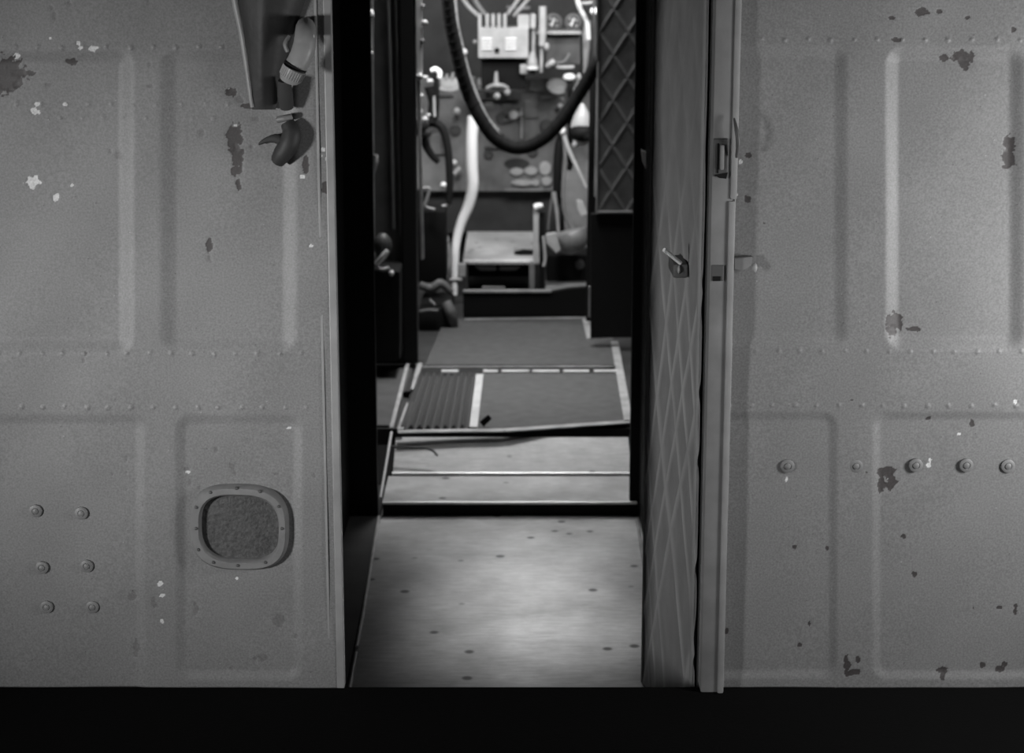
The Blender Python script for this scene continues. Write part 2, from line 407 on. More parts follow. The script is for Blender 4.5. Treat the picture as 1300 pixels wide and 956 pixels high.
mb = MB(); mb.tube([PZ(809, 658, .004), PZ(820, 735, .004), PZ(846, 890, .004)], .004, 8); struct('trim_3', mb, M_dmetal, True)

# ---- step at the end of the passage
zs1 = P(650, 637.5, yr).z
YK = 4.94; zk = P(650, 603, YK).z; YT = 5.085; zt = P(650, 555, YT).z
XA, XB = sL0.x + .008, XRW - .005
mb = MB(); mb.box((XA, yr + .012, -.001), (XB, yr + .03, zs1 - .003)); struct('riser_shade_strip', mb, M_black)  # black strip paints in the shade under the step edge
t = root('step', 'worn bare metal step with a sloped kick plate across the passage', 'step', ((XA + XB) / 2, yr, 0))
def sheet(poly, x0, x1, th):
    """bent sheet: profile in (y, z) extruded over x, thickness th downwards"""
    b = bmesh.new(); n = len(poly); A = []; B = []; C_ = []; D = []
    for y, z in poly:
        A.append(b.verts.new((x0, y, z))); B.append(b.verts.new((x1, y, z)))
        C_.append(b.verts.new((x0, y + th * .3, z - th))); D.append(b.verts.new((x1, y + th * .3, z - th)))
    for i in range(n - 1):
        b.faces.new((A[i], B[i], B[i + 1], A[i + 1])); b.faces.new((C_[i + 1], D[i + 1], D[i], C_[i]))
        b.faces.new((A[i + 1], C_[i + 1], C_[i], A[i])); b.faces.new((B[i], D[i], D[i + 1], B[i + 1]))
    b.faces.new((A[0], C_[0], D[0], B[0])); b.faces.new((B[-1], D[-1], C_[-1], A[-1]))
    return b
mb = MB(); mb.add(sheet([(yr - .002, zs1 - .002), (yr + .003, zs1), (YK - .012, zk)], XA, XB, .004)); mb.build('tread', M_plate, t)
mb = MB(); mb.tube([(XA, yr - .001, zs1 - .001), (XB, yr - .001, zs1 - .001)], .0028, 8); mb.build('nosing', M_metal, t, True)
mb = MB(); mb.add(sheet([(YK, zk + .002), (YK + .003, zk + .006), (YT - .006, zt - .003), (YT, zt)], XA + .012, XB, .003)); kp = mb.build('kick_plate', M_kick, t)
mb = MB(); mb.tube([(XA + .01, YK - .002, zk + .004), (XB, YK - .002, zk + .004)], .0042, 8); mb.build('bead', M_metal, t, True)
for (px, py) in ((540,572),(575,557),(732,572),(545,613),(735,609)):
    c = P(px, py, YT - .03 if py < 600 else YK - .03)
    if py < 600:
        f = (P(px, py, YK).z - zk) / (zt - zk); f = max(0, min(1, f)); c = P(px, py, YK + (YT - YK) * f)
    mb = MB(); mb.ball(c, .004, .004, .002, 10); mb.build('rivet', M_dark, t, True)
mb = MB(); mb.ptube([(496,567,4.98),(520,568,4.975),(540,569,4.97),(549,572,4.965),(555,578,4.95)], 1.6); mb.build('grab_wire', M_dark, t, True)
mb = MB(); mb.ptube([(497,549,5.07),(483,632,4.70)], 1.8, False); struct('trim_5', mb, M_metal, True)

# ---- raised cockpit floor and its covering panels
mb = MB(); mb.box((-1.0, YT + .06, ZF - .06), (1.0, 8.9, ZF - .012)); struct('floor_cockpit', mb, M_dark)
mb = MB(); slab(mb, [(PZ(459, 560, ZF).x, YT + .07), (PZ(497, 548, ZF).x, YT + .07), (PZ(523, 466, ZF).x, 5.9), (PZ(459, 466, ZF).x, 5.9)], ZF - .012, ZF - .004)
struct('floor_cockpit_edge', mb, M_dgrey)
def panel_on_floor(name, corners, z, m, label, cat, zoff=0.0, th=.006):
    mb = MB(); t_ = bmesh.new()
    q = [PZ(x, y, z + dz) for x, y, dz in corners]
    f = [t_.verts.new(v) for v in q]; g = [t_.verts.new(v - Vector((0, 0, th))) for v in q]; n = len(q)
    t_.faces.new(f); t_.faces.new(g[::-1])
    for i in range(n): t_.faces.new((f[i], g[i], g[(i + 1) % n], f[(i + 1) % n]))
    bmesh.ops.recalc_face_normals(t_, faces=t_.faces[:]); mb.add(t_)
    return mb
# rubber mat in the middle of the forward floor
M_mat = mat('floor_mat_rubber', .07, .7, var=.2, scale=25, bump=.5, bscale=300)
t = root('floor_panel', 'dark rubber covered floor panel with riveted metal edge strips, ahead of the step', 'floor panel', PZ(700, 500, ZF))
mb = panel_on_floor('', [(606,545,0),(800,536,.002),(786,474,0),(612,474,0)], ZF, M_mat, '', ''); mb.build('rubber_sheet', M_mat, t)
def strip(pts, wpx, z, th=.003):
    mb = MB(); b = bmesh.new()
    for (x0, y0), (x1, y1) in zip(pts, pts[1:]):
        a, c = PZ(x0, y0, z), PZ(x1, y1, z); d = (c - a).normalized(); nn = Vector((-d.y, d.x, 0)) * (wpx * S(5.4) / 2)
        q = [a - nn, c - nn, c + nn, a + nn]
        f = [b.verts.new(v + Vector((0, 0, th))) for v in q]; g = [b.verts.new(v) for v in q]
        b.faces.new(f); b.faces.new(g[::-1])
        for i in range(4): b.faces.new((f[i], g[i], g[(i + 1) % 4], f[(i + 1) % 4]))
    mb.add(b); return mb
strip([(505,549),(580,547.5)], 14, ZF).build('edge_strip', M_dmetal, t)
strip([(580,547.5),(640,547),(802,536)], 14, ZF).build('edge_strip', M_dmetal, t)
strip([(601,543),(609,476)], 10, ZF).build('edge_strip', M_metal, t)
strip([(798,536),(780,434)], 11, ZF).build('edge_strip', M_dmetal, t)
for (a, b) in ((560,582),(613,632),(637,672),(676,710),(715,748),(754,783)):
    mb = MB(); q0, q1 = PZ(a, 472, ZF + .002), PZ(b, 471.5, ZF + .002); mb.box((q0.x, q0.y - .012, ZF), (q1.x, q0.y + .016, ZF + .006), .002); mb.build('bright_strip', M_metal, t)
strip([(535,466.5),(783,466)], 5, ZF + .001).build('edge_strip', M_dmetal, t)
mb = MB(); a = PZ(613, 543, ZF + .001); mb.prism([(609,536),(620,527),(624,532),(614,542)], a.y, a.y + .01); mb.build('torn_corner', M_black, t)
# black board painting in the shadow gap under the front edge
mb = MB(); mb.box((XA + .01, YT + .07, ZF - .1), (XB, YT + .085, ZF - .008)); struct('lip_shade_board', mb, M_black)
# corrugated panel to its left
t = root('corrugated_floor_panel', 'small ribbed metal floor panel left of the dark rubber panel', 'floor panel', PZ(550, 510, ZF))
mb = MB(); b = bmesh.new(); NR = 9 * 8; M_rib = mat('ribbed_metal', .2, .3, .7)
rows_ = []
for k in range(13):
    f = k / 12; y = 543 + (476 - 543) * f; xl = 508 + (531 - 508) * f; xr = 595 + (603 - 595) * f
    rows_.append([])
    for i in range(NR + 1):
        g = i / NR; p = PZ(xl + (xr - xl) * g, y, ZF); p.z += .014 * (math.sin(g * 8 * 2 * math.pi)) * .5 + .002
        rows_[-1].append(b.verts.new(p))
for r0, r1 in zip(rows_, rows_[1:]):
    for i in range(NR): b.faces.new((r0[i], r0[i + 1], r1[i + 1], r1[i]))
e = bmesh.ops.extrude_face_region(b, geom=b.faces[:]); 
for v in e['geom']:
    if isinstance(v, bmesh.types.BMVert): v.co.z -= .006
mb.add(b); mb.build('ribbed_sheet', M_rib, t, True)
strip([(508,546),(520,512)], 8, ZF).build('edge_strip', M_dmetal, t)
mb = MB(); a = PZ(520, 500, ZF); mb.prism([(512,498),(522,497),(518,507),(510,508)], a.y, a.y + .012); mb.build('torn_corner', M_black, t)
strip([(525,495),(533,462)], 7, ZF).build('edge_strip', M_dmetal, t)
mb = strip([(497,545),(518,462)], 5, ZF, .006); struct('trim_7', mb, M_dmetal)
# farther floor panel
t = root('far_floor_panel', 'dark floor panel with thin metal edge in front of the black footboard', 'floor panel', PZ(670, 430, ZF))
panel_on_floor('', [(540,463,0),(782,463,0),(777,404,0),(565,404,0)], ZF, M_mat, '', '').build('rubber_sheet', M_mat, t)
strip([(590,406),(745,404)], 9, ZF).build('edge_strip', M_dmetal, t)
strip([(750,431),(744,405)], 12, ZF).build('edge_strip', M_dmetal, t)
strip([(748,430.5),(778,430)], 6, ZF).build('edge_strip', M_dmetal, t)

# ---- second bulkhead, left side
Y2 = 5.95
t = tag(MB().prism([(440,-60),(527,-60),(531,462),(440,462)], Y2 + .02, Y2 + .05).build('wall_cockpit_left', M_dgrey), kind='structure')
mb = MB(); mb.prism([(507,-60),(524,-60),(530,460),(513,458)], Y2 - .03, Y2 + .02, .5); struct('trim_8', mb, M_black)
mb = MB(); mb.ptube([(492,-40,Y2),(496,100,Y2),(500,290,Y2)], 1.8); struct('trim_9', mb, M_grey, True)
mb = MB(); mb.ptube([(502,-40,Y2),(505,100,Y2),(509,300,Y2)], 1.8); struct('trim_10', mb, M_grey, True)
mb = MB(); mb.prism([(527,-50),(534,-50),(536,98),(529,98)], Y2 - .02, Y2 + .03, .8); t11 = struct('trim_11', mb, M_lgrey)
mb = MB(); mb.prism([(529,98),(533,98),(538,330),(534,330)], Y2 - .01, Y2 + .03, .8); struct('trim_12', mb, M_grey)
mb = MB(); mb.prism([(469,-50),(472.5,-50),(475,340),(472,340)], Y2 - .1, Y2 - .06, .4); t13 = struct('trim_13', mb, M_grey)

t = root('equipment_locker', 'low black locker with a metal latch, behind the left jamb of the passage', 'locker', P(490, 462, Y2 - .2))
mb = MB(); mb.prism([(455,345),(507,345),(507,458),(455,462)], Y2 - .2, Y2 + .0, .8); mb.build('body', M_black, t)
mb = MB(); mb.pball(497, 347, Y2 - .2, 3.5, 4); mb.build('latch', M_dmetal, t, True)
t = root('hand_lamp', 'small dark hand lamp with a bright metal rim on the black locker', 'lamp', P(488, 344, Y2 - .17))
mb = MB(); mb.pball(486, 312, Y2 - .17, 12, 17); mb.build('housing', M_dark, t, True)
mb = MB(); mb.ptube([(478,335,Y2 - .2),(486,326,Y2 - .21),(492,318,Y2 - .21)], [3, 4, 3]); mb.build('rim', M_metal, t, True)
mb = MB(); mb.ptube([(476,340,Y2 - .19),(486,342,Y2 - .19),(494,340,Y2 - .19)], 2.6); mb.build('foot', M_dmetal, t, True)
def single(name, label, cat, mb, m, group=None, smooth=True):
    return tag(mb.build(name, m, smooth=smooth), label, cat, group)
mb = MB(); mb.pball(470.5, 18, Y2 - .12, 4.4, 6.5).ptube([(470,24,Y2-.12),(471,62,Y2-.12)], .8)
mb.build('toggle_switch', M_white, t13, True)
mb = MB(); mb.pball(471, 67, Y2 - .12, 2.8); mb.build('stud', M_white, t13, True)
mb = MB(); mb.ptube([(477,196,Y2-.1),(477,206,Y2-.1),(473,224,Y2-.1)], [3, 3.2, 1.5]); mb.build('hook', M_lgrey, t13, True)

# ---- right quilted partition
YQ = 6.2
M_quilt = mat('quilted_fabric', .07, .75, var=.35, scale=16, bump=.6, bscale=120)
M_quilt2 = mat('quilted_door_leather', .21, .65, var=.12, scale=14, bump=.5, bscale=90)
def quilted(x_of, y_of, z0, z1, nu, nv, length, wd, ht, amp, nrm, warp=0, zfade=None):
    """grid surface in (u along, z) with raised, rubbed diamond seams; 'seam' attribute marks the worn cord"""
    vs, fs, at = [], [], []
    for j in range(nv + 1):
        z = z0 + (z1 - z0) * j / nv
        for i in range(nu + 1):
            u = i / nu; s_ = u * length
            a = s_ / wd + z / ht; c = s_ / wd - z / ht
            if warp:
                ww = warp * max(.15, min(1, (1.1 - z) / .7)); a += ww * math.sin(s_ * 8 + z * 6.0); c += ww * .7 * math.sin(s_ * 9 + 2 - z * 4.5)
            m_ = min(abs((a % 1) - .5), abs((c % 1) - .5)); m_ = .5 - max(abs((a % 1) - .5), abs((c % 1) - .5))
            q = math.exp(-(m_ / .075) ** 2)
            f = 1 if zfade is None else max(.12, min(1, (zfade - z) / .35))
            n_ = noise.noise(Vector((s_ * 9, z * 9, 3))) 
            vs.append(tuple(Vector((x_of(u), y_of(u), z)) + nrm * (amp * q * f + .0012 * n_))); at.append(q * f * (.75 + .5 * n_))
    for j in range(nv):
        for i in range(nu):
            k = j * (nu + 1) + i; fs.append((k, k + 1, k + nu + 2, k + nu + 1))
    return vs, fs, at
def quilt_obj(name, data, m, parent):
    vs, fs, at = data; c = WORLD(parent)
    me = bpy.data.meshes.new(name); me.from_pydata([tuple(Vector(v) - c) for v in vs], [], fs)
    a_ = me.attributes.new('seam', 'FLOAT', 'POINT'); a_.data.foreach_set('value', at)
    me.polygons.foreach_set('use_smooth', [True] * len(fs)); me.materials.append(m)
    o = bpy.data.objects.new(name, me); COL.objects.link(o); o.parent = parent; return o
def seam_mix(m, g, gs):
    nt = m.node_tree; N, L = nt.nodes.new, nt.links.new; b = nt.nodes['Principled BSDF']
    old = b.inputs['Base Color'].links[0].from_socket
    at = N('ShaderNodeAttribute'); at.attribute_name = 'seam'
    mx = N('ShaderNodeMix'); mx.data_type = 'FLOAT'; mx.clamp_factor = True; L(at.outputs['Fac'], mx.inputs[0]); L(old, mx.inputs[2]); mx.inputs[3].default_value = gs
    L(mx.outputs[0], b.inputs['Base Color'])
seam_mix(M_quilt, .07, .12); seam_mix(M_quilt2, .22, .36)
t = root('partition', 'partition with quilted upper pad and black lower panel at the right of the cockpit', 'partition', P(780, 430, YQ))
a = P(761, 0, YQ); b_ = P(803, 0, YQ); zq0 = P(780, 270, YQ).z; zq1 = P(780, -60, YQ).z
quilt_obj('quilted_pad', quilted(lambda u: a.x + (b_.x + .05 - a.x) * u, lambda u: YQ, zq0, zq1, 70, 380, b_.x + .05 - a.x, .096, .15, .003, Vector((0, -1, 0))), M_quilt, t)
mb = MB(); mb.box((a.x - .002, YQ + .001, zq0 - .002), (b_.x + .06, YQ + .03, zq1)); mb.build('backing', M_dark, t)
mb = MB(); mb.pbox(757, 79, 760.5, 272, YQ - .01, YQ + .03, .8); mb.build('edge_strip', M_grey, t)
mb = MB(); mb.pbox(757, -50, 760, 77, YQ - .01, YQ + .03, .8); mb.build('edge_strip', M_dgrey, t)
mb = MB(); mb.pbox(758, 268, 803, 271, YQ - .012, YQ, .8); mb.build('lower_strip', M_grey, t)
mb = MB(); mb.prism([(750,272),(812,272),(812,428),(750,430)], YQ + .005, YQ + .04, .8); mb.build('lower_panel', M_black, t)
mb = MB(); mb.pbox(747, 364, 750, 403, YQ + .0, YQ + .02, .6); mb.build('bracket', M_grey, t)
mb = MB(); mb.prism([(814,190),(822,194),(834,226),(834,238),(826,228),(816,206)], 4.62, 4.64, .6)
single('strap', 'pale hanging strap at the dark gap just left of the open door', 'strap', mb, M_white, smooth=False)

# ---- cockpit shell
YP = 8.1
mb = MB(); mb.box((-.9, 8.75, 0), (.9, 8.8, 2.3)); struct('wall_nose', mb, M_dark)
mb = MB(); mb.box((-.92, Y2 + .05, 0), (-.9, 8.8, 2.3)); struct('wall_cockpit_side_left', mb, M_dark)
mb = MB(); mb.box((.9, 4.72, 0), (.92, 8.8, 2.3)).box((XRW + .02, 4.71, 0), (.92, 4.74, 2.3)); struct('wall_cockpit_side_right', mb, M_dark)

# black footboard
mb = MB(); mb.prism([(588,371),(700,371),(722,367),(748,365),(748,402),(588,403)], 6.74, 6.78)
t = mb.build('footboard', M_black); tag(t, 'low black footboard across the floor in front of the pedestal', 'footboard')
mb = MB(); mb.prism([(588,369.5),(700,369.5),(700,371.5),(588,371.5)], 6.735, 6.77); mb.build('edge_strip', M_dmetal, t)

# pedestal with pale sloping top
YD = 7.19
t = root('pedestal', 'low centre pedestal with shiny pale top and dark open front', 'pedestal', P(633, 370, YD))
zt0 = P(633, 330, YD).z; zt1 = P(633, 294, 7.95).z
mb = MB(); mb.add(sheet([(YD - .01, zt0 - .006), (YD, zt0), (7.95, zt1 if zt1 > zt0 else zt0)], P(588, 330, YD).x, P(686, 330, YD).x, .01)); mb.build('top', floor_metal('pedestal_top_metal', .6, .5, .1), t)
mb = MB(); mb.pbox(591, 334, 594, 371, YD, 7.6).pbox(672, 334, 675, 371, YD, 7.6).pbox(591, 331, 675, 334, YD, 7.6).box((P(592, 370, YD).x, 7.55, P(592, 371, YD).z), (P(675, 370, YD).x, 7.6, zt0 - .012)); mb.build('body', M_dark, t)
mb = MB(); mb.prism([(602,338),(630,338),(630,343.5),(610,343.5)], YD + .02, YD + .04, .5); mb.build('pedal', M_lgrey, t)
mb = MB(); mb.prism([(634,338),(662,338),(655,343.5),(634,343.5)], YD + .02, YD + .04, .5); mb.build('pedal', M_lgrey, t)
mb = MB(); mb.pbox(612, 364, 641, 366, YD + .02, YD + .03); mb.build('lower_bar', M_dmetal, t)
mb = MB(); mb.prism([(652,321),(664,318),(678,319),(676,323),(660,324)], 7.3, 7.34, .5); mb.build('cut_out', M_black, t)

# instrument panel
t = root('instrument_panel', 'wide grey instrument panel filling the end of the aisle', 'instrument panel', P(650, 245, YP))
M_panel = mat('panel_paint', .17, .45, var=.55, scale=7, bump=.5, bscale=40)
mb = MB(); mb.prism([(528,100),(775,100),(775,250),(710,250),(705,243),(540,243),(528,240)], YP, YP + .04, .8); mb.build('face', M_panel, t)
mb = MB(); mb.prism([(540,243),(712,243),(712,296),(540,296)], YP + .06, YP + .1, .5); mb.build('lower_apron', M_dark, t)
mb = MB(); mb.pbox(665, 128, 685, 150, YP - .015, YP + .01, .8); mb.build('placard', M_grey, t)
mb = MB(); mb.ptube([(662,136,YP-.02),(662,176,YP-.02)], 1.6); mb.build('conduit', M_lgrey, t, True)
mb = MB(); mb.pbox(606, 117, 662, 127, YP - .06, YP, 1); mb.build('ledge', M_dgrey, t)
for (x0, y0, x1, y1) in ((612,130,628,138),(638,131,650,138)):
    mb = MB(); mb.pbox(x0, y0, x1, y1, YP - .01, YP + .01, .8); mb.build('placard', M_grey, t)
mb = MB(); mb.disc(656, 208, YP - .005, 16, .02, rz=7); mb.build('recess', M_dark, t, True)
for (x, y, rx, rz) in ((656,218,9,5),(674,217,8.5,5.5),(692,214,8,9),(664,232,15,4),(680,232,5,4),(694,230,7,6)):
    mb = MB(); mb.disc(x, y, YP - .01, rx, .02, prof=[(1, -.012), (1, .003), (.85, .008), (0, .009)], rz=rz); mb.build('cover_plate', M_lgrey, t, True)
for (x0, y0, x1, y1, mm) in ((598,97,604,112,M_grey),(606,100,612,114,M_lgrey),(671,99,692,116,M_grey),(583,96,590,108,M_dgrey),(616,128,626,133,M_lgrey),(640,151,650,155,M_grey),
        (688,122,700,126,M_grey),(615,186,640,189,M_dgrey),(560,190,572,196,M_dgrey),(640,240,690,243,M_grey),(546,170,560,196,M_grey),(555,120,575,123,M_dgrey)):
    mb = MB(); mb.pbox(x0, y0, x1, y1, YP - .02, YP + .01, 1); mb.build('fitting', mm, t)
for (x, y, r) in ((578,165,7),(600,185,6),(637,150,8),(694,160,9),(620,196,6),(676,192,7)):
    mb = MB(); mb.disc(x, y, YP - .005, r, .02, prof=[(1, -.006), (1, .008), (.82, .01), (.78, .004), (0, .004)]); mb.build('dial', M_dgrey, t, True)

KN = []
def knob(px, py, Y, r, label, rz=None, m=M_white, stem=.06): KN.append((px, py, Y, r, rz, m, stem))
def make_knob(parent, px, py, Y, r, rz, m, stem, name='knob'):
    mb = MB(); k = S(Y); mb.pball(px, py, Y, r, rz)
    c = P(px, py, Y); mb.tube([c, c + Vector((0, stem, 0))], r * k * .35, 8)
    return mb.build(name, m, parent, True)
t_panel = t
knob(580, 141, YP - .06, 4.4, 'white knob beside the top of the bright curved pipe')
knob(652, 146, YP - .06, 6.2, 'largest white knob in the middle of the instrument panel')
knob(660, 145, YP - .05, 4.2, 'smaller pale knob touching the right of the largest white knob', m=M_lgrey)
knob(631, 168, YP - .06, 5, 'pale knob just above the bottom of the hanging hose, left side', m=M_lgrey)
knob(711, 134, YP - .06, 3.2, 'small bright knob inside the right curve of the hose')
knob(714, 126, YP - .06, 2.6, 'tiny pale knob above the small bright knob near the hose', m=M_lgrey)
knob(631, 122, 7.75, 4.2, 'bright knob below the T handle under the throttle box')
knob(644, 117, 7.8, 4.5, 'dull knob right of the T handle under the throttle box', m=M_lgrey)
knob(731, 183, 7.4, 4.8, 'bright round knob below the pale padded cowl on the right')
knob(539, 29, 7.0, 4.2, 'round pale knob beside the light strip, upper left', m=M_lgrey)
knob(533, 97, 6.6, 4.4, 'pale knob at the foot of the light strip on the left', m=M_lgrey)
knob(589, 66, 7.3, 4.5, 'pale knob on the thin pipe left of the throttle box', m=M_lgrey)
knob(754, 14, 6.9, 4.8, 'white knob at the top beside the quilted pad')
knob(609, 107, 7.9, 4, 'pale knob on the panel between hose and T handle', m=M_lgrey)
knob(577, 206, YP - .07, 3.4, 'small white knob left of the bright curved pipe')
knob(563, 235, 7.5, 4, 'white knob beside the lower end of the dark left wheel rim')
knob(537, 8, 6.9, 3, 'topmost dim knob beside the light strip', m=M_grey)
knob(536, 52, 6.9, 3, 'dim knob halfway down the light strip', m=M_grey)
mb = MB(); mb.ptube([(584,213,YP-.05),(576,221,YP-.06)], 3.2); single('toggle_lever', 'short pale slanted lever left of the bright curved pipe', 'lever', mb, M_lgrey)

# throttle box
YB = 7.6
t = t_box = root('throttle_box', 'pale grey control box with two louvre groups and a row of fins on top', 'control box', P(640, 74, YB))
mb = MB(); mb.pbox(607, 35, 671, 74, YB, YB + .2, 1.6); mb.build('body', M_lgrey, t)
for x in (609, 618.5, 626, 633.5, 641):
    mb = MB(); mb.pbox(x - 2.2, 18, x + 2.2, 37, YB + .0, YB + .15, .8); mb.build('fin', M_lgrey, t)
mb = MB(); mb.pbox(657, 19, 672, 37, YB + .01, YB + .15, 1); mb.build('fin_block', M_lgrey, t)
mb = MB(); mb.pbox(673.5, 18, 680, 36, YB + .01, YB + .15, 1); mb.build('fin_block', M_lgrey, t)
for x0, x1 in ((611, 625), (641, 656)):
    for k in range(4):
        mb = MB(); mb.pbox(x0, 48 + 4.3 * k, x1, 50.8 + 4.3 * k, YB - .012, YB + .005, .9); mb.build('louvre', M_white, t)
mb = MB(); mb.disc(631, 63.5, YB - .002, 3, .01, prof=[(1, -.004), (1, .012), (.7, .016), (0, .016)]); mb.build('screw', M_black, t, True)
mb = MB(); mb.ball(P(603, 53, YB + .05), .009, .012, .009); mb.build('side_knob', M_lgrey, t, True)
mb = MB(); mb.pbox(611, 75, 667, 113, YB + .06, YB + .2, 1); mb.build('plinth', M_black, t)
mb = MB(); mb.pbox(660, 82, 669, 94, YB + .02, YB + .06, 1); mb.build('terminal', M_dmetal, t)
t = root('t_handle', 'pale T shaped pull handle below the throttle box', 'handle', P(630, 110, 7.55))
mb = MB(); mb.ptube([(630,92,7.6),(630,108,7.55)], [2, 3.2], False); mb.build('stem', M_lgrey, t, True)
mb = MB(); mb.ptube([(618,112,7.56),(624,109,7.55),(631,108,7.54),(639,109,7.55),(645,112,7.56)], [2, 2.6, 3, 2.6, 2]); mb.build('grip', M_lgrey, t, True)

# rods, pipes and fittings round the throttle box
def rod(name, label, cat, pts, r, m, group=None, sm=True):
    mb = MB(); mb.ptube(pts, r, sm); return single(name, label, cat, mb, m, group)
rod('pipe', 'outer of the two pale pipes slanting to the box top from upper left', 'pipe', [(575,-30,7.7),(590,2,7.7),(607,20,7.72)], 2.8, M_lgrey)
rod('pipe', 'inner of the two pale pipes slanting to the box top from upper left', 'pipe', [(590,-30,7.75),(604,2,7.75),(617,20,7.72)], 3.2, M_grey)
rod('pipe', 'inner of the two pale pipes slanting to the box top from upper right', 'pipe', [(672,-24,7.75),(656,2,7.72),(645,17,7.66)], 2.4, M_lgrey)
rod('pipe', 'outer of the two pale pipes slanting to the box top from upper right', 'pipe', [(686,-20,7.7),(668,2,7.7),(652,20,7.72)], 2.4, M_lgrey)
rod('pipe', 'short level pipe crossing the slanted pipes right of the fins', 'pipe', [(643,9,7.8),(656,11,7.8),(673,10,7.8)], 2.4, M_grey)
rod('lever', 'slim pale vertical lever just right of the throttle box', 'lever', [(678,20,7.65),(677.5,45,7.65),(677,68,7.65)], 2.6, M_lgrey)
t = root('pull_lever', 'bulb shaped pale pull hanging at the lower right of the throttle box', 'pull', P(676, 92, 7.6))
mb = MB(); mb.ptube([(677,66,7.6),(676,72,7.6),(676,80,7.6),(676,87,7.6)], [3, 5, 7, 5]); mb.build('bulb', M_lgrey, t, True)
mb = MB(); mb.ptube([(676,84,7.59),(676,88,7.59)], [8, 8], False); mb.build('collar', M_white, t, True)
mb = MB(); mb.ptube([(676,88,7.6),(676,94,7.6)], [3.5, 3.5], False); mb.build('tip', M_black, t, True)
mb = MB(); mb.ptube([(689,8,7.6),(689,40,7.6),(688,58,7.6)], [5, 5, 4]).ptube([(688,58,7.62),(687,92,7.62)], 2.2)
tlev = single('lever', 'thick pale upright lever between the throttle box and the gauges', 'lever', mb, M_lgrey)
mb = MB(); mb.pball(694, 59, 7.58, 3.6, 5); mb.build('knob', M_lgrey, tlev, True)
t = root('gauge_shelf', 'dark box with a bright top ledge under the round gauges, upper right', 'box', P(715, 80, 7.7))
mb = MB(); mb.pbox(693, 44, 738, 82, 7.72, 7.9, 1); mb.build('body', M_dgrey, t)
mb = MB(); mb.pbox(682, 39.5, 738, 43.5, 7.65, 7.9, .8); mb.build('ledge', M_lgrey, t)
for x, l in ((703, 'left of the two blurred round gauges on the bright ledge'), (728, 'right of the two blurred round gauges on the bright ledge')):
    g_ = root('gauge', l, 'gauge', P(x, 40, 7.7), 'round gauges on the ledge')
    mb = MB(); mb.disc(x, 28, 7.72, 10.5, .05, prof=[(1, -.05), (1, .0), (.85, .004), (.82, -.004), (0, -.004)]); mb.build('case', M_grey, g_, True)
    mb = MB(); mb.disc(x, 28, 7.715, 8.4, .004); mb.build('face', M_dgrey, g_, True)
    mb = MB(); mb.ptube([(x - 3, 33, 7.70), (x + 1, 23, 7.70)], 1.3, False); mb.build('needle', M_white, g_, True)
    for dx, dy in ((-4,-4),(4,-2),(-5,3),(4,5)):
        mb = MB(); mb.pball(x + dx, 28 + dy, 7.706, 1.5); mb.build('marker', M_lgrey, g_, True)
t = root('hand_lever', 'pale lever lying level below the gauge box', 'lever', P(712, 86, 7.6))
mb = MB(); mb.ptube([(706,85,7.6),(718,85.5,7.6),(729,85,7.6)], [2, 2.6, 2.2]); mb.build('arm', M_lgrey, t, True)
mb = MB(); mb.ptube([(694,84,7.58),(700,80,7.57),(704,77,7.57)], [3, 4.2, 3.4]); mb.build('grip', M_lgrey, t, True)
mb = MB(); mb.ptube([(706,80,7.65),(716,78,7.66),(723,68,7.68)], 1.5); mb.build('link', M_grey, t, True)
t = root('trim_wheel', 'oval grey plate with a pale lower rim at the right under the gauge box', 'plate', P(707, 118, 7.85))
mb = MB(); mb.disc(707, 108, 7.9, 12.5, .05, prof=[(1, -.03), (1, .01), (.9, .014), (0, .014)], rz=8.5); mb.build('disc', M_lgrey, t, True)
mb = MB(); mb.ptube([(695,110,7.87),(701,116,7.87),(709,118,7.87),(717,116,7.87)], 1.8); mb.build('rim', M_lgrey, t, True)
t = root('trim_wheel', 'oval grey plate with a pale lower rim left of the hanging hose', 'plate', P(570, 115, 7.7))
mb = MB(); mb.pbox(559, 99, 582, 113, 7.75, 7.8, 2); mb.build('disc', M_lgrey, t, True)
mb = MB(); mb.ptube([(558,112,7.73),(566,114.5,7.73),(575,114.5,7.73),(582,112,7.73)], 1.9); mb.build('rim', M_lgrey, t, True)
mb = MB(); mb.ptube([(566,100,7.74),(568,94,7.74)], 1.8).ptube([(574,100,7.74),(575,92,7.74)], 1.8); mb.build('pin', M_lgrey, t, True)
t = root('mushroom_knob', 'large white mushroom knob on a dark stem, right side above the hose', 'knob', P(723, 124, 7.4))
mb = MB(); mb.pball(723, 98, 7.4, 8.4, 5); mb.build('cap', M_white, t, True)
mb = MB(); mb.ptube([(724,101,7.41),(724,124,7.42),(724,170,7.6),(724,180,8.085)], 3.4, True); mb.build('stem', M_black, t, True)
mb = MB(); mb.pball(735, 98, 7.42, 3, 5).ptube([(735,101,7.42),(729,112,7.43),(724,120,7.43)], 1.4); mb.build('side_knob', M_lgrey, t, True)

